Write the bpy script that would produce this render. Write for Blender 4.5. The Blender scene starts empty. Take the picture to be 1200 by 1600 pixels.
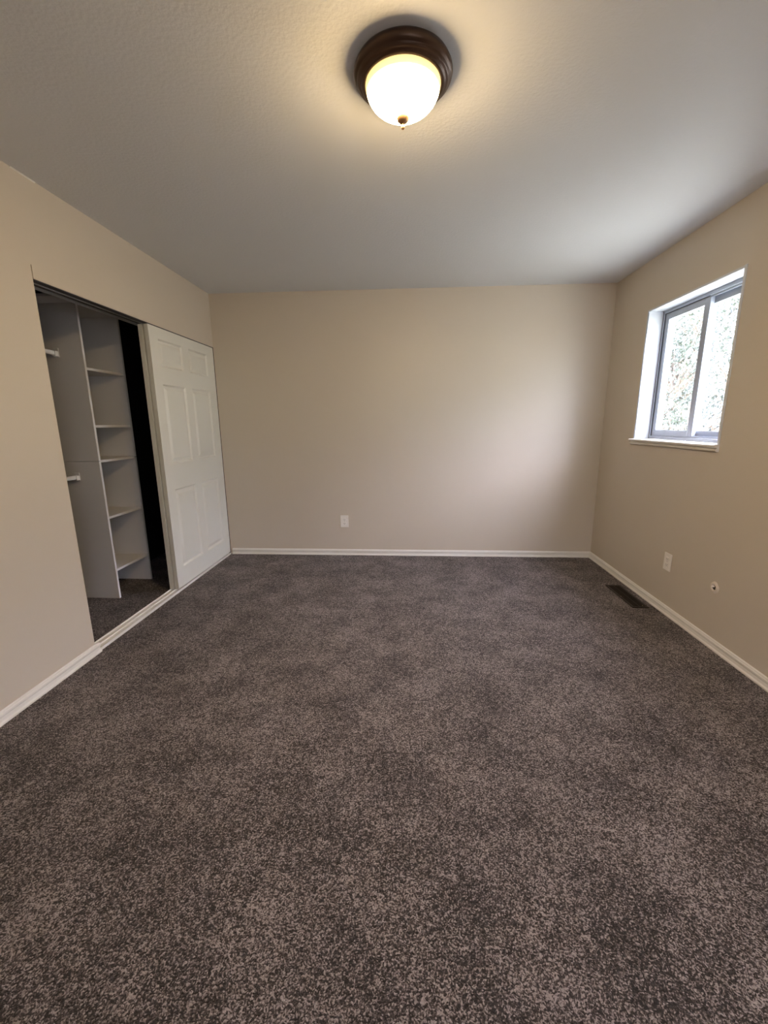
import bpy, bmesh, math, random
import numpy as np
from mathutils import Vector, Matrix

random.seed(7)
scene = bpy.context.scene
COL = scene.collection

# ---------------------------------------------------------------- camera
RX, LX, BY, H, RY = 1.764, -1.803, 3.969, 2.44, -1.15     # right, left, back, ceiling, rear
CZ = 1.2957
F_PX, PITCH, YAW, ROLL = 649.73, 0.21193, 0.05964, -0.00812
cp, sp, cy, sy = math.cos(PITCH), math.sin(PITCH), math.cos(YAW), math.sin(YAW)
fw = Vector((-sy * cp, cy * cp, -sp)); rt = Vector((cy, sy, 0)); up = rt.cross(fw)
r2 = math.cos(ROLL) * rt + math.sin(ROLL) * up
u2 = -math.sin(ROLL) * rt + math.cos(ROLL) * up
cam = bpy.data.cameras.new('camera')
cam.sensor_fit = 'VERTICAL'; cam.sensor_height = 36; cam.lens = F_PX / 1600 * 36
cam.clip_start = 0.02
camo = bpy.data.objects.new('camera', cam); COL.objects.link(camo)
m = Matrix((r2, u2, -fw)).transposed().to_4x4(); m.translation = (0, 0, CZ)
camo.matrix_world = m
scene.camera = camo

# ---------------------------------------------------------------- exposure, world, sun
scene.view_settings.view_transform = 'Standard'
scene.view_settings.look = 'None'
scene.view_settings.gamma = 1
scene.view_settings.use_curve_mapping = False
scene.view_settings.exposure = 0.40
SKY = 12.0
LAMP = 155.0

world = bpy.data.worlds.new('sky'); scene.world = world
world.use_nodes = True
wt = world.node_tree; wt.nodes.clear()
wo = wt.nodes.new('ShaderNodeOutputWorld'); bg = wt.nodes.new('ShaderNodeBackground')
tc = wt.nodes.new('ShaderNodeTexCoord'); sx = wt.nodes.new('ShaderNodeSeparateXYZ')
mr = wt.nodes.new('ShaderNodeMapRange'); cr = wt.nodes.new('ShaderNodeValToRGB')
mr.inputs[1].default_value = -1; mr.inputs[2].default_value = 1
wt.links.new(tc.outputs['Generated'], sx.inputs[0]); wt.links.new(sx.outputs[2], mr.inputs[0])
wt.links.new(mr.outputs[0], cr.inputs[0]); wt.links.new(cr.outputs[0], bg.inputs[0])
wt.links.new(bg.outputs[0], wo.inputs[0])
e = cr.color_ramp.elements
e[0].position = 0.0; e[0].color = (.62, .62, .60, 1)
e[1].position = 1.0; e[1].color = (2.6, 2.5, 3.3, 1)
for p_, c_ in ((0.44, (.76, .76, .78, 1)), (0.50, (0.95, 0.98, 1.0, 1)), (0.60, (.72, .84, 1.1, 1)), (0.72, (2.6, 2.55, 3.3, 1))):
    k = cr.color_ramp.elements.new(p_); k.color = c_
bg.inputs[1].default_value = SKY

sun = bpy.data.lights.new('sun', 'SUN'); sun.energy = 9; sun.angle = 0.01; sun.color = (1, .95, .86)
suno = bpy.data.objects.new('sun', sun); COL.objects.link(suno)
suno.rotation_euler = Vector((1.0, 0.35, -1.1)).to_track_quat('-Z', 'Y').to_euler()

# ---------------------------------------------------------------- helpers
def tag(o, label=None, cat=None, group=None, kind=None):
    if label: o['label'] = label
    if cat: o['category'] = cat
    if group: o['group'] = group
    if kind: o['kind'] = kind
    return o

def obj(name, bm, mat, parent=None, smooth=False):
    me = bpy.data.meshes.new(name)
    bmesh.ops.recalc_face_normals(bm, faces=bm.faces)
    if smooth:
        for f in bm.faces: f.smooth = True
    bm.to_mesh(me); bm.free()
    o = bpy.data.objects.new(name, me); COL.objects.link(o)
    if mat: me.materials.append(mat)
    if parent:
        o.parent = parent
        o.matrix_parent_inverse = Matrix.Translation(parent.location).inverted()
    return o

def empty(name, loc):
    o = bpy.data.objects.new(name, None); o.empty_display_size = .1
    COL.objects.link(o); o.location = loc
    return o

def box(bm, x0, x1, y0, y1, z0, z1, bev=0):
    r = bmesh.ops.create_cube(bm, size=1)
    vs = r['verts']
    for v in vs:
        v.co = Vector(((x0 + x1) / 2 + v.co.x * (x1 - x0), (y0 + y1) / 2 + v.co.y * (y1 - y0), (z0 + z1) / 2 + v.co.z * (z1 - z0)))
    if bev:
        es = list({e for v in vs for e in v.link_edges})
        bmesh.ops.bevel(bm, geom=es, offset=bev, segments=2, affect='EDGES', profile=.5)
    return bm

def boxes(*a, bev=0):
    bm = bmesh.new()
    for b in a: box(bm, *b, bev=bev)
    return bm

def lathe(bm, prof, c, seg=64, axis='Z', close=False):
    rings = []
    for r, z in prof:
        ring = []
        for i in range(seg):
            a = 2 * math.pi * i / seg
            if axis == 'Z': p = (c[0] + r * math.cos(a), c[1] + r * math.sin(a), c[2] + z)
            elif axis == 'X': p = (c[0] + z, c[1] + r * math.cos(a), c[2] + r * math.sin(a))
            else: p = (c[0] + r * math.cos(a), c[1] + z, c[2] + r * math.sin(a))
            ring.append(bm.verts.new(p))
        rings.append(ring)
    for a, b in zip(rings, rings[1:]):
        for i in range(seg):
            j = (i + 1) % seg
            bm.faces.new((a[i], a[j], b[j], b[i]))
    for ring, (r, z) in ((rings[0], prof[0]), (rings[-1], prof[-1])):
        if close and r < 0.5: bm.faces.new(ring)
    return bm

def prism(bm, pts, p0, p1):
    """pts: list of Vector offsets (closed section); swept from p0 to p1"""
    a = [bm.verts.new(Vector(p0) + q) for q in pts]
    b = [bm.verts.new(Vector(p1) + q) for q in pts]
    n = len(pts)
    for i in range(n):
        j = (i + 1) % n
        bm.faces.new((a[i], a[j], b[j], b[i]))
    bm.faces.new(a); bm.faces.new(b)
    return bm

# ---------------------------------------------------------------- materials
def mat(name, color, rough=.5, metal=0, spec=.5):
    m = bpy.data.materials.new(name); m.use_nodes = True
    b = m.node_tree.nodes['Principled BSDF']
    b.inputs['Base Color'].default_value = (*color, 1)
    b.inputs['Roughness'].default_value = rough
    b.inputs['Metallic'].default_value = metal
    b.inputs['Specular IOR Level'].default_value = spec
    return m, m.node_tree, b

def bump(nt, b, scale, strength, dist=.001, detail=3, kind='noise', rough=.5):
    tc = nt.nodes.new('ShaderNodeTexCoord')
    n = nt.nodes.new('ShaderNodeTexNoise')
    n.inputs['Scale'].default_value = scale; n.inputs['Detail'].default_value = detail
    n.inputs['Roughness'].default_value = rough
    nt.links.new(tc.outputs['Object'], n.inputs['Vector'])
    bp = nt.nodes.new('ShaderNodeBump'); bp.inputs['Strength'].default_value = strength
    bp.inputs['Distance'].default_value = dist
    nt.links.new(n.outputs[0], bp.inputs['Height']); nt.links.new(bp.outputs[0], b.inputs['Normal'])
    return n

def vary(nt, b, c0, c1, scale, detail=3):
    tc = nt.nodes.new('ShaderNodeTexCoord')
    n = nt.nodes.new('ShaderNodeTexNoise'); n.inputs['Scale'].default_value = scale; n.inputs['Detail'].default_value = detail
    nt.links.new(tc.outputs['Object'], n.inputs['Vector'])
    mx = nt.nodes.new('ShaderNodeMix'); mx.data_type = 'RGBA'
    mx.inputs['A'].default_value = (*c0, 1); mx.inputs['B'].default_value = (*c1, 1)
    nt.links.new(n.outputs[0], mx.inputs['Factor']); nt.links.new(mx.outputs['Result'], b.inputs['Base Color'])

M = {}
M['wall'], nt, b = mat('beige_wall_paint', (.60, .52, .42), .42, spec=.4)
vary(nt, b, (.585, .515, .42), (.615, .545, .445), 1.1); bump(nt, b, 130, .12, .0012)
M['ceiling'], nt, b = mat('white_ceiling_paint', (.70, .71, .715), .55, spec=.35)
n = bump(nt, b, 75, .45, .003, 4)
M['trim'], nt, b = mat('white_trim_paint', (.78, .76, .70), .35); vary(nt, b, (.74, .72, .66), (.80, .78, .72), 9)
M['door'], nt, b = mat('white_door_paint', (.74, .73, .66), .42); bump(nt, b, 60, .05, .0006)
M['reveal'], nt, b = mat('white_window_paint', (.62, .65, .68), .4)
M['closet'], nt, b = mat('closet_shade', (.012, .011, .012), .9, spec=.1); vary(nt, b, (.010, .009, .010), (.016, .014, .015), 3)  # shade of the unlit closet put into a near-black wall colour
M['melamine'], nt, b = mat('pale_grey_melamine', (.74, .72, .70), .45); vary(nt, b, (.73, .71, .69), (.76, .74, .72), 6)
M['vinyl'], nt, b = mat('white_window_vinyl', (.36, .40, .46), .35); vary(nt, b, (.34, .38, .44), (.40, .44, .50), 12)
M['gasket'], nt, b = mat('dark_gasket', (.05, .05, .06), .6)
M['alu'], nt, b = mat('aluminium_track', (.50, .50, .50), .35, 1)
M['rod'], nt, b = mat('white_enamel', (.78, .78, .76), .3)
M['plastic'], nt, b = mat('white_plastic', (.86, .82, .76), .35)
M['slot'], nt, b = mat('dark_slot', (.02, .018, .015), .6)
M['screw'], nt, b = mat('steel_screw', (.75, .72, .66), .25, 1)
M['plaster'], nt, b = mat('pale_plaster', (.68, .60, .50), .7)
M['bronze'], nt, b = mat('oil_rubbed_bronze', (.06, .03, .018), .38, .5)
vary(nt, b, (.045, .023, .014), (.08, .042, .024), 14)
M['vent'], nt, b = mat('brown_metal_vent', (.012, .007, .004), .5, .2)
M['brass'], nt, b = mat('antique_brass', (.34, .20, .10), .35, .7)
M['bark'], nt, b = mat('bark', (.16, .12, .09), .9); vary(nt, b, (.10, .08, .06), (.2, .16, .12), 8)

# carpet: cut pile speckled from dark to light taupe yarn tips
M['carpet'], nt, b = mat('taupe_carpet', (.1, .08, .07), .6, spec=.22)
tc = nt.nodes.new('ShaderNodeTexCoord')
vo = nt.nodes.new('ShaderNodeTexVoronoi'); vo.inputs['Scale'].default_value = 280
nz = nt.nodes.new('ShaderNodeTexNoise'); nz.inputs['Scale'].default_value = 215; nz.inputs['Detail'].default_value = 5; nz.inputs['Roughness'].default_value = .75
nb = nt.nodes.new('ShaderNodeTexNoise'); nb.inputs['Scale'].default_value = 4.2; nb.inputs['Detail'].default_value = 6; nb.inputs['Roughness'].default_value = .7
nm = nt.nodes.new('ShaderNodeTexNoise'); nm.inputs['Scale'].default_value = 48; nm.inputs['Detail'].default_value = 3; nm.inputs['Roughness'].default_value = .7
wob = nt.nodes.new('ShaderNodeTexNoise'); wob.inputs['Scale'].default_value = 60; wob.inputs['Detail'].default_value = 2
add = nt.nodes.new('ShaderNodeVectorMath'); add.operation = 'MULTIPLY_ADD'
add.inputs[1].default_value = (.012, .012, .012)
L_ = nt.links.new
L_(tc.outputs['Object'], wob.inputs['Vector']); L_(wob.outputs['Color'], add.inputs[0]); L_(tc.outputs['Object'], add.inputs[2])
L_(add.outputs[0], vo.inputs['Vector']); L_(tc.outputs['Object'], nz.inputs['Vector']); L_(tc.outputs['Object'], nb.inputs['Vector'])
L_(tc.outputs['Object'], nm.inputs['Vector'])
sep = nt.nodes.new('ShaderNodeSeparateColor'); L_(vo.outputs['Color'], sep.inputs[0])
def math_node(op, a, b_=None, c=None):
    q = nt.nodes.new('ShaderNodeMath'); q.operation = op
    for i, v in enumerate((a, b_, c)):
        if v is None: continue
        if isinstance(v, (int, float)): q.inputs[i].default_value = v
        else: L_(v, q.inputs[i])
    return q.outputs[0]
tuft = math_node('MULTIPLY_ADD', sep.outputs[0], .95, -.475)            # per tuft
fine = math_node('MULTIPLY_ADD', nz.outputs[0], 2.3, -1.15)
blot = math_node('MULTIPLY_ADD', nb.outputs[0], 1.15, -.575)
s = math_node('ADD', math_node('ADD', tuft, fine), math_node('ADD', blot, math_node('MULTIPLY_ADD', nm.outputs[0], 1.0, 0.0)))
ramp = nt.nodes.new('ShaderNodeValToRGB'); L_(s, ramp.inputs[0])
el = ramp.color_ramp.elements
el[0].position = .05; el[0].color = (.016, .012, .010, 1)
el[1].position = .90; el[1].color = (.41, .355, .325, 1)
for p_, c_ in ((.38, (.050, .040, .035, 1)), (.62, (.130, .107, .096, 1))):
    k = ramp.color_ramp.elements.new(p_); k.color = c_
L_(ramp.outputs[0], b.inputs['Base Color'])
bp = nt.nodes.new('ShaderNodeBump'); bp.inputs['Strength'].default_value = .9; bp.inputs['Distance'].default_value = .006
L_(math_node('ADD', math_node('MULTIPLY', vo.outputs['Distance'], -1.0), nz.outputs[0]), bp.inputs['Height']); L_(bp.outputs[0], b.inputs['Normal'])
b.inputs['Sheen Weight'].default_value = .06; b.inputs['Sheen Roughness'].default_value = .5

# window glass: clear, passes light, faint reflection
g = bpy.data.materials.new('clear_glass'); g.use_nodes = True; nt = g.node_tree; nt.nodes.clear()
o_ = nt.nodes.new('ShaderNodeOutputMaterial'); mx = nt.nodes.new('ShaderNodeMixShader')
t_ = nt.nodes.new('ShaderNodeBsdfTransparent'); gl = nt.nodes.new('ShaderNodeBsdfGlossy'); gl.inputs['Roughness'].default_value = .02
mx.inputs[0].default_value = .06; t_.inputs[0].default_value = (.97, .99, .98, 1)
nt.links.new(t_.outputs[0], mx.inputs[1]); nt.links.new(gl.outputs[0], mx.inputs[2]); nt.links.new(mx.outputs[0], o_.inputs[0])
M['glass'] = g

# lit frosted bowl: brighter in the middle, more amber and dimmer at the rim
g = bpy.data.materials.new('lit_frosted_glass'); g.use_nodes = True; nt = g.node_tree
b = nt.nodes['Principled BSDF']; b.inputs['Base Color'].default_value = (.85, .78, .62, 1); b.inputs['Roughness'].default_value = .35
tc = nt.nodes.new('ShaderNodeTexCoord'); sx = nt.nodes.new('ShaderNodeSeparateXYZ')
nt.links.new(tc.outputs['Object'], sx.inputs[0])
ln = nt.nodes.new('ShaderNodeVectorMath'); ln.operation = 'LENGTH'
cmb = nt.nodes.new('ShaderNodeCombineXYZ')
nt.links.new(sx.outputs[0], cmb.inputs[0]); nt.links.new(sx.outputs[1], cmb.inputs[1]); nt.links.new(cmb.outputs[0], ln.inputs[0])
mr = nt.nodes.new('ShaderNodeMapRange'); mr.inputs[1].default_value = 0; mr.inputs[2].default_value = .127
nt.links.new(ln.outputs['Value'], mr.inputs[0])
rp = nt.nodes.new('ShaderNodeValToRGB'); nt.links.new(mr.outputs[0], rp.inputs[0])
el = rp.color_ramp.elements
el[0].position = 0; el[0].color = (1, .72, .38, 1)
el[1].position = 1; el[1].color = (.0055, .0036, .0012, 1)
for p_, c_ in ((.86, (1, .72, .38, 1)), (.91, (.20, .14, .07, 1)), (.955, (.0080, .0058, .0022, 1))):
    k = rp.color_ramp.elements.new(p_); k.color = c_
nt.links.new(rp.outputs[0], b.inputs['Emission Color']); b.inputs['Emission Strength'].default_value = LAMP
M['bowl'] = g

def leaf_mat(name, c):
    m, nt, b = mat(name, c, .6)
    vary(nt, b, tuple(x * .7 for x in c), tuple(min(1, x * 1.3) for x in c), 3)
    return m
M['leaf'] = leaf_mat('green_leaves', (.05, .066, .046))
M['leaf2'] = leaf_mat('grey_green_leaves', (.045, .054, .048))

# ---------------------------------------------------------------- the room
def struct(o): o['kind'] = 'structure'; return o
T = .088
CX = -2.50                       # closet back wall
OY, OZ = 2.085, 1.985            # closet opening: near edge, head height
WY0, WY1, WZ0, WZ1 = 2.507, 3.42, 1.15, 2.083   # window opening in the right wall

struct(obj('floor', boxes((CX - .1, RX + .01, RY - .1, BY + .1, -.12, 0)), M['carpet']))
struct(obj('ceiling', boxes((CX - .1, RX + .3, RY - .1, BY + .1, H, H + .15)), M['ceiling']))
struct(obj('wall_back', boxes((LX - .001, RX + .3, BY, BY + .12, 0, H)), M['wall']))
QX0, QX1, QZ0, QZ1 = .55, 1.15, 1.00, 1.90      # unseen window added in the rear wall to let in fill daylight
struct(obj('wall_rear', boxes((LX - .3, QX0, RY - .12, RY, 0, H), (QX1, RX + .3, RY - .12, RY, 0, H),
                              (QX0, QX1, RY - .12, RY, 0, QZ0), (QX0, QX1, RY - .12, RY, QZ1, H)), M['wall']))
bm = boxes((QX0, QX1, RY - .09, RY - .05, QZ0, QZ0 + .04), (QX0, QX1, RY - .09, RY - .05, QZ1 - .04, QZ1), ((QX0 + QX1) / 2 - .025, (QX0 + QX1) / 2 + .025, RY - .09, RY - .05, QZ0 + .04, QZ1 - .04),
           (QX0, QX0 + .04, RY - .09, RY - .05, QZ0 + .04, QZ1 - .04), (QX1 - .04, QX1, RY - .09, RY - .05, QZ0 + .04, QZ1 - .04))
struct(obj('added_fill_window', bm, M['trim']))['label'] = 'added fill-light window in the rear wall, unseen behind the viewer'
wl = struct(obj('wall_left', boxes((LX - T, LX, RY, OY, 0, H), (LX - T, LX, OY, BY, OZ + .062, H),
                                   (LX - T, LX, OY + .005, BY, OZ, OZ + .062)), M['wall']))
bm = bmesh.new()
for y0, y1 in ((1.24, 1.63), (2.06, 2.19)):
    prism(bm, [Vector((0, 0, 0)), Vector((.004, 0, 0)), Vector((0, 0, -.006))], (LX, y0, H), (LX, y1, H))
cb = obj('caulk_bead', bm, M['trim'], wl); cb['label'] = 'thin white caulk line along the ceiling joint'
WT = .20
struct(obj('wall_right', boxes((RX, RX + WT, RY, WY0, 0, H), (RX, RX + WT, WY1, BY, 0, H),
                               (RX, RX + WT, WY0, WY1, 0, WZ0), (RX, RX + WT, WY0, WY1, WZ1, H)), M['wall']))
# closet shell
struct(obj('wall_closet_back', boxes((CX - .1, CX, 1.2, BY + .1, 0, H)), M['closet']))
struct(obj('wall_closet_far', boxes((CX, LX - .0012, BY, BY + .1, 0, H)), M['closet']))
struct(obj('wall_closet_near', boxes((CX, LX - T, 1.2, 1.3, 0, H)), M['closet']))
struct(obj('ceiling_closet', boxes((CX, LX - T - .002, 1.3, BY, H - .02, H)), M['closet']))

# baseboards
def base_prof(nx, ny):
    p = [(0, 0), (.019, 0), (.019, .008), (.011, .014), (.009, .030), (.014, .038), (.014, .046), (.010, .050), (.009, .055), (.004, .058), (0, .058)]
    return [Vector((nx * t, ny * t, z)) for t, z in p]
struct(obj('baseboard_left', prism(bmesh.new(), base_prof(1, 0), (LX, RY, 0), (LX, 2.11, 0)), M['trim']))
struct(obj('baseboard_back', prism(bmesh.new(), base_prof(0, -1), (LX + .02, BY, 0), (RX - .0, BY, 0)), M['trim']))
struct(obj('baseboard_right', prism(bmesh.new(), base_prof(-1, 0), (RX, RY, 0), (RX, BY, 0)), M['trim']))
struct(obj('baseboard_rear', prism(bmesh.new(), base_prof(0, 1), (LX, RY, 0), (RX, RY, 0)), M['trim']))

# closet door tracks
bm = bmesh.new()
box(bm, LX - .084, LX - .002, OY + .002, BY - .005, OZ - .004, OZ - .0005)
tr = struct(obj('trim_1', bm, M['gasket']))
bm = bmesh.new()
for x, h in ((-.0405, .010), (-.082, .020)):
    box(bm, LX + x, LX + x + .002, OY + .002, BY - .005, OZ - h, OZ - .002)
    box(bm, LX + x, LX + x + .005, OY + .002, BY - .005, OZ - h, OZ - h + .002)
obj('flange', bm, M['alu'], tr); tr['label'] = 'metal sliding door track under the closet header'
bm = bmesh.new()
box(bm, LX - .080, LX + .006, OY + .002, BY - .018, .0, .010)
for x in (-.079, -.040, .001):
    box(bm, LX + x, LX + x + .005, OY + .002, BY - .018, .008, .018, bev=.001)
tr = struct(obj('trim_2', bm, M['trim'])); tr['label'] = 'white floor track of the closet doors'

# six panel sliding doors
def panel_door(xf, y0, y1, z0, z1, th):
    """moulded six panel door; face towards +x at xf"""
    cols = [(y0 + .105, y0 + .425), (y0 + .525, y0 + .845)]
    rows = [(.175, .80), (1.0, 1.585), (1.71, 1.90)]
    bm = bmesh.new()
    ys = sorted({y0, y1, *[v for c in cols for v in c]}); zs = sorted({z0, z1, *[v for r in rows for v in r]})
    V = {}
    def v(x, y, z):
        k = (round(x, 5), round(y, 5), round(z, 5))
        if k not in V: V[k] = bm.verts.new(k)
        return V[k]
    steps = [(0, 0), (.004, -.004), (.010, -.0125), (.019, -.0125), (.040, -.003), (.046, -.002)]
    for a, c in zip(ys, ys[1:]):
        for p, q in zip(zs, zs[1:]):
            if (a, c) in cols and (p, q) in rows:
                for (i0, d0), (i1, d1) in zip(steps, steps[1:]):
                    A = [(a + i0, p + i0), (c - i0, p + i0), (c - i0, q - i0), (a + i0, q - i0)]
                    B = [(a + i1, p + i1), (c - i1, p + i1), (c - i1, q - i1), (a + i1, q - i1)]
                    for i in range(4):
                        j = (i + 1) % 4
                        bm.faces.new((v(xf + d0, *A[i]), v(xf + d0, *A[j]), v(xf + d1, *B[j]), v(xf + d1, *B[i])))
                i1, d1 = steps[-1]
                bm.faces.new([v(xf + d1, *k) for k in ((a + i1, p + i1), (c - i1, p + i1), (c - i1, q - i1), (a + i1, q - i1))])
            else:
                bm.faces.new((v(xf, a, p), v(xf, c, p), v(xf, c, q), v(xf, a, q)))
    xb = xf - th
    bm.faces.new((v(xb, y0, z0), v(xb, y1, z0), v(xb, y1, z1), v(xb, y0, z1)))
    for a, c in zip(ys, ys[1:]):
        for z in (z0, z1): bm.faces.new((v(xf, a, z), v(xf, c, z), v(xb, y1, z) if c == y1 else v(xb, c, z), v(xb, a, z)))
    for p, q in zip(zs, zs[1:]):
        for y in (y0, y1): bm.faces.new((v(xf, y, p), v(xf, y, q), v(xb, y, q), v(xb, y, p)))
    return bm
d = struct(obj('door_1', panel_door(LX - .005, 2.988, 3.966, .020, OZ - .006, .030), M['door']))
d['label'] = 'front white six panel sliding closet door'
d = struct(obj('door_2', panel_door(LX - .045, 2.984, 3.960, .020, OZ - .008, .030), M['door']))
d['label'] = 'second white sliding closet door stacked behind the front one'

# ---------------------------------------------------------------- window
win = struct(empty('window_1', (RX, (WY0 + WY1) / 2, WZ0)))
win['label'] = 'sliding window with two panes set deep in the right wall'
FX = RX + .105                       # inner face of the vinyl frame
e_ = .006
obj('window_reveal', boxes((RX - .002, FX + .06, WY0, WY0 + e_, WZ0, WZ1), (RX - .002, FX + .06, WY1 - e_, WY1, WZ0, WZ1),
                           (RX - .002, FX + .06, WY0, WY1, WZ1 - e_, WZ1)), M['reveal'], win)
# thin beaded edging round the opening
obj('window_edging', boxes((RX - .005, RX + .004, WY0 - .010, WY0 + e_, WZ0, WZ1 + .008), (RX - .003, RX + .004, WY1 - e_, WY1 + .004, WZ0, WZ1),
                           (RX - .004, RX + .004, WY0, WY1, WZ1 - e_, WZ1 + .006), bev=.001), M['reveal'], win)
bm = bmesh.new()
sect = [Vector((.10, 0, 0)), Vector((-.026, 0, 0)), Vector((-.032, 0, -.003)), Vector((-.034, 0, -.009)), Vector((-.032, 0, -.015)), Vector((-.026, 0, -.018)), Vector((-.014, 0, -.0185)),
        Vector((-.014, 0, -.022)), Vector((-.021, 0, -.028)), Vector((-.021, 0, -.036)), Vector((-.012, 0, -.042)), Vector((-.0005, 0, -.043)), Vector((-.0005, 0, -.010)), Vector((.10, 0, -.010))]
prism(bm, sect, (RX, WY0 - .012, WZ0 + .008), (RX, WY1 + .016, WZ0 + .008))
obj('window_sill', bm, M['trim'], win)
fy0, fy1, fz0, fz1 = WY0 + e_, WY1 - e_, WZ0 + .008, WZ1 - e_
def ring(bm, x0, x1, y0, y1, z0, z1, w, wt=None, bev=.0015):
    wt = wt or w
    box(bm, x0, x1, y0, y0 + w, z0, z1, bev); box(bm, x0, x1, y1 - w, y1, z0, z1, bev)
    box(bm, x0, x1, y0 + w, y1 - w, z0, z0 + wt, bev); box(bm, x0, x1, y0 + w, y1 - w, z1 - wt, z1, bev)
    return bm
bm = ring(bmesh.new(), FX, FX + .075, fy0, fy1, fz0, fz1, .022)
ring(bm, FX + .012, FX + .018, fy0, fy1, fz0, fz1, .034, bev=0)
obj('window_frame', bm, M['vinyl'], win)
def sash(name, x, y0, y1, w, label):
    s = obj(name, ring(bmesh.new(), x, x + .026, y0, y1, fz0 + .024, fz1 - .024, w, .042, bev=.003), M['vinyl'], win)
    s['label'] = label
    s2 = obj('pane', boxes((x + .011, x + .015, y0 + w - .004, y1 - w + .004, fz0 + .062, fz1 - .062)), M['glass'], s)
    obj('gasket', ring(bmesh.new(), x - .0008, x + .003, y0 + w - .003, y1 - w + .003, fz0 + .063, fz1 - .063, .004, bev=0), M['vinyl'], s)
    return s
ym = (fy0 + fy1) / 2
sash('sash', FX + .010, ym - .035, fy1 - .018, .048, 'inner sliding sash nearer the back wall')
sash('sash', FX + .042, fy0 + .018, ym + .03, .048, 'outer fixed sash nearer the room entrance')
obj('frame_gap', boxes((FX + .002, FX + .010, fy1 - .0225, fy1 - .0185, fz0 + .02, fz1 - .02), (FX - .001, FX + .001, fy1 - .010, fy1 - .005, fz0, fz1),
                       (FX + .002, FX + .010, ym - .03, fy1 - .02, fz1 - .0245, fz1 - .0215)), M['gasket'], win)

# ---------------------------------------------------------------- ceiling light
LC = (-.024, 1.656, H)
lt = empty('ceiling_light', LC)
tag(lt, 'lit round flush ceiling light with bronze ring and frosted glass bowl', 'ceiling light')
obj('canopy_ring', lathe(bmesh.new(), [(.10, -.0005), (.150, -.0005), (.156, -.002), (.159, -.007), (.1625, -.014), (.1635, -.020), (.1625, -.026), (.159, -.031), (.1545, -.0335), (.152, -.036), (.1505, -.040),
    (.145, -.043), (.141, -.044), (.139, -.047), (.135, -.050), (.130, -.051), (.126, -.050), (.1235, -.045), (.1235, -.038)], LC, 96), M['bronze'], lt, True)
prof = [(.1235, -.044)]
for i in range(1, 25):
    a = i / 24 * math.pi / 2
    prof.append((.1255 * math.cos(a) ** 1.0 if i < 24 else .002, -.044 - .088 * math.sin(a) ** 1.0))
bw = bmesh.new(); lathe(bw, prof, (0, 0, 0), 96, close=False); 
bowl = obj('glass_bowl', bw, M['bowl'], None, True)
bowl.location = LC; bowl.parent = lt; bowl.matrix_parent_inverse = Matrix.Translation(lt.location).inverted()
fin = lathe(bmesh.new(), [(.001, -.130), (.015, -.1305), (.0205, -.134), (.0215, -.139), (.0195, -.145), (.015, -.150), (.009, -.154), (.0045, -.156), (.004, -.159),
                          (.0056, -.161), (.0056, -.168), (.004, -.171), (.0005, -.172)], LC, 32)
obj('finial', fin, M['brass'], lt, True)

# ---------------------------------------------------------------- outlets
def outlet(origin, nrm, label):
    """nrm 'Y': faces -y on back wall; 'X': faces -x on right wall.  local u across, d out of wall, z up"""
    t = empty('wall_outlet', origin); tag(t, label, 'outlet', None)
    def B(bm, u0, u1, z0, z1, d0, d1, bev=0):
        if nrm == 'Y': box(bm, origin[0] + u0, origin[0] + u1, origin[1] - d1, origin[1] - d0, origin[2] + z0, origin[2] + z1, bev)
        else: box(bm, origin[0] - d1, origin[0] - d0, origin[1] + u0, origin[1] + u1, origin[2] + z0, origin[2] + z1, bev)
        return bm
    obj('cover_plate', B(bmesh.new(), -.039, .039, -.060, .060, 0, .006, .002), M['plastic'], t)
    for zc in (-.020, .020):
        r = obj('receptacle', B(bmesh.new(), -.017, .017, zc - .015, zc + .015, .004, .0085, .003), M['plastic'], t)
        s = bmesh.new()
        B(s, -.008, -.006, zc - .003, zc + .006, .008, .0088); B(s, .006, .008, zc - .003, zc + .005, .008, .0088); B(s, -.002, .002, zc - .010, zc - .006, .008, .0088)
        obj('slots', s, M['slot'], r)
    s = bmesh.new()
    if nrm == 'Y': lathe(s, [(.003, -.0058), (.003, -.0072), (.0005, -.0078)], origin, 12, 'Y')
    else: lathe(s, [(.003, -.0058), (.003, -.0072), (.0005, -.0078)], origin, 12, 'X')
    obj('screw', s, M['screw'], t)
outlet((-.628, BY, .345), 'Y', 'white duplex outlet low on the back wall')
outlet((RX, 2.798, .355), 'X', 'white duplex outlet low on the right wall under the window')

# cable hole with a rough plaster ring
J = (RX, 2.357, .352)
jt = empty('cable_stub', J); tag(jt, 'rough round cable hole with a short stub low on the right wall', 'cable stub')
bm = lathe(bmesh.new(), [(.034, -.0002), (.030, -.004), (.024, -.008), (.019, -.008), (.016, -.004), (.015, -.0002)], J, 28, 'X')
for v in bm.verts:
    v.co.y += random.uniform(-.0018, .0018); v.co.z += random.uniform(-.002, .002)
obj('plaster_ring', bm, M['plaster'], jt, True)
obj('hole', lathe(bmesh.new(), [(.0005, -.0012), (.015, -.0012), (.0155, -.0003)], J, 24, 'X'), M['slot'], jt)
obj('connector', lathe(bmesh.new(), [(.006, -.001), (.006, -.007), (.0045, -.008), (.0045, -.013), (.003, -.014), (.0005, -.014)], (J[0], J[1] + .005, J[2] + .005), 20, 'X'), M['plastic'], jt, True)

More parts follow.
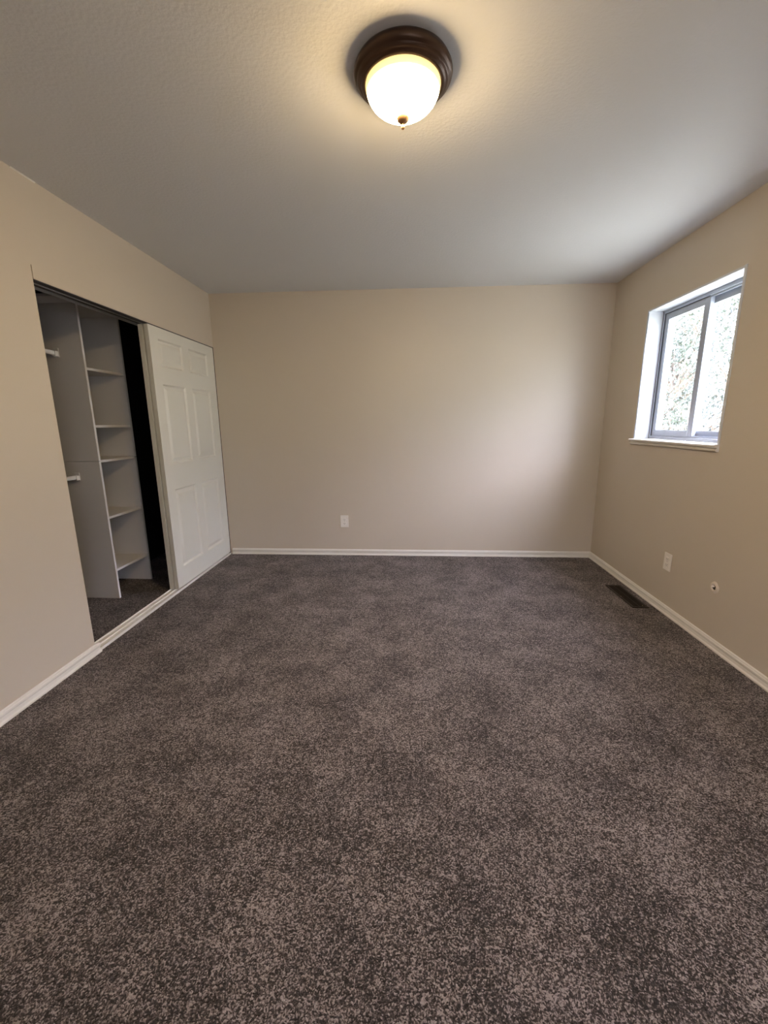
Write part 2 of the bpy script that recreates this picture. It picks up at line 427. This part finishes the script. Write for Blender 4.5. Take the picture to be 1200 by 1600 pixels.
# ---------------------------------------------------------------- floor vent
vx0, vx1, vy0, vy1 = 1.585, 1.700, 2.825, 3.245
vt = empty('floor_vent', ((vx0 + vx1) / 2, (vy0 + vy1) / 2, 0)); tag(vt, 'dark brown metal floor vent in the carpet by the right wall', 'vent')
obj('frame', ring(bmesh.new(), 0, 0, 0, 0, 0, 0, 0, bev=0) if False else boxes(
    (vx0, vx0 + .016, vy0, vy1, 0, .006), (vx1 - .016, vx1, vy0, vy1, 0, .006),
    (vx0 + .016, vx1 - .016, vy0, vy0 + .020, 0, .006), (vx0 + .016, vx1 - .016, vy1 - .020, vy1, 0, .006), bev=.0015), M['vent'], vt)
bm = boxes((vx0 + .014, vx1 - .014, vy0 + .018, vy1 - .018, 0, .0008))
y = vy0 + .026
while y < vy1 - .024:
    box(bm, vx0 + .015, vx1 - .015, y, y + .005, .0005, .0052); y += .0115
box(bm, (vx0 + vx1) / 2 - .003, (vx0 + vx1) / 2 + .003, vy0 + .018, vy1 - .018, .0005, .0056)
obj('grille', bm, M['vent'], vt)
for x_, y_ in ((vx0 + .012, vy0 + .19), (vx1 - .030, vy0 + .035)):
    obj('screw', lathe(bmesh.new(), [(.0045, .005), (.0045, .0068), (.001, .0078)], (x_, y_, 0), 12), M['screw'], vt)

# ---------------------------------------------------------------- closet organiser
PX0, PX1 = CX + .003, -2.192
og = empty('closet_organizer', ((PX0 + PX1) / 2, 3.04, 0)); tag(og, 'pale grey closet shelf tower with two tall side panels', 'shelf unit')
TZ = 2.082
for y0 in (2.838, 3.236):
    b_ = obj('side_panel', boxes((PX0, PX1, y0, y0 + .018, .002, 1.040), (PX0, PX1, y0, y0 + .018, 1.044, TZ), bev=.0008), M['melamine'], og)
for z in (.220, .625, 1.040, 1.285, 1.672):
    obj('shelf', boxes((PX0, PX1 - .006, 2.8565, 3.2355, z - .009, z + .009), bev=.001), M['melamine'], og)
obj('top_shelf', boxes((PX0, -1.99, 2.690, 3.262, TZ + .0005, TZ + .019), bev=.001), M['melamine'], og)

def rod(x, z, label):
    t = empty('closet_rod', (x, 2.837, z)); tag(t, label, 'closet rod', 'white closet rods')
    bm = bmesh.new()
    sec = [Vector((math.cos(a) * .0085, 0, math.sin(a) * .0145)) for a in [i * math.pi / 10 for i in range(20)]]
    prism(bm, sec, (x, 1.302, z), (x, 2.831, z)); obj('rod', bm, M['rod'], t, False)
    bm = bmesh.new()
    box(bm, x - .018, x + .018, 2.833, 2.8375, z - .026, z + .034, .002)
    box(bm, x + .011, x + .015, 2.808, 2.834, z - .016, z + .012, .001); box(bm, x - .015, x - .011, 2.808, 2.834, z - .016, z + .012, .001)
    box(bm, x - .015, x + .015, 2.808, 2.834, z - .020, z - .0155, .001)
    obj('bracket', bm, M['rod'], t)
    bm = bmesh.new(); box(bm, x - .018, x + .018, 1.3005, 1.305, z - .026, z + .034, .001); obj('bracket', bm, M['rod'], t)
rod(-2.375, 1.770, 'upper white closet rod fixed to the shelf tower')
rod(-2.368, .930, 'lower white closet rod fixed to the shelf tower')

# ---------------------------------------------------------------- trees outside
def tube(bm, pts, rads, seg=7):
    prev = None
    for i, (p, r) in enumerate(zip(pts, rads)):
        p = Vector(p)
        d_ = (Vector(pts[min(i + 1, len(pts) - 1)]) - Vector(pts[max(i - 1, 0)])).normalized()
        a = d_.orthogonal().normalized(); c = d_.cross(a)
        ring_ = [bm.verts.new(p + (a * math.cos(t) + c * math.sin(t)) * r) for t in [2 * math.pi * k / seg for k in range(seg)]]
        if prev:
            for k in range(seg):
                bm.faces.new((prev[k], prev[(k + 1) % seg], ring_[(k + 1) % seg], ring_[k]))
        prev = ring_
def tree(x, y, gz, top, spread, nleaf, leafsize, m, label, seed, clusters=46):
    R_ = random.Random(seed)
    t = empty('tree', (x, y, gz)); tag(t, label, 'tree', 'trees outside the window')
    bm = bmesh.new(); h = top - gz
    trunk = [Vector((x + R_.uniform(-.1, .1) * k, y + R_.uniform(-.1, .1) * k, gz + h * .8 * k / 6)) for k in range(7)]
    tube(bm, trunk, [.13 - .016 * k for k in range(7)])
    ends = []
    for i in range(clusters):
        a = R_.uniform(0, 6.283); k = R_.uniform(.18, 1)
        st = trunk[min(6, int(k * 6))]
        rr = spread * R_.uniform(.35, 1) * (1 - .35 * k)
        en = Vector((x + math.cos(a) * rr, y + math.sin(a) * rr, gz + h * min(1, .12 + .88 * k + R_.uniform(-.05, .08))))
        mid = (st + en) / 2 + Vector((R_.uniform(-.15, .15), R_.uniform(-.15, .15), R_.uniform(0, .25)))
        tube(bm, [st, mid, en], [.030, .017, .006], 5)
        ends.append((mid, en))
    obj('trunk', bm, M['bark'], t, True)
    verts, faces = [], []
    for i in range(nleaf):
        mid, en = R_.choice(ends)
        c = mid.lerp(en, R_.uniform(.1, 1.15)) + Vector((R_.gauss(0, .20), R_.gauss(0, .20), R_.gauss(0, .17)))
        n_ = Vector((R_.gauss(0, 1), R_.gauss(0, 1), R_.gauss(0, 1))).normalized()
        a = n_.orthogonal().normalized(); b2 = n_.cross(a); L = leafsize * R_.uniform(.6, 1.3); w = L * .42
        k = len(verts)
        verts += [c - a * L * .5, c + b2 * w * .5 + n_ * w * .12, c + a * L * .5, c - b2 * w * .5 + n_ * w * .12]
        faces.append((k, k + 1, k + 2, k + 3))
    me = bpy.data.meshes.new('foliage'); me.from_pydata([tuple(v) for v in verts], [], faces); me.materials.append(m)
    o = bpy.data.objects.new('foliage', me); COL.objects.link(o); o.parent = t
    o.matrix_parent_inverse = Matrix.Translation(t.location).inverted()
tree(5.65, 9.45, -.6, 3.9, 1.1, 11000, .075, M['leaf'], 'bushy green tree outside, filling the window pane nearer the back wall', 3, 80)
tree(4.65, 6.85, -.6, 3.0, .62, 4200, .065, M['leaf2'], 'slender grey green tree outside, seen in the window pane nearer the camera', 5, 30)
tree(8.6, 13.6, -.6, 4.8, 2.4, 12000, .12, M['leaf2'], 'larger distant tree standing behind the two nearer trees outside', 9, 60)
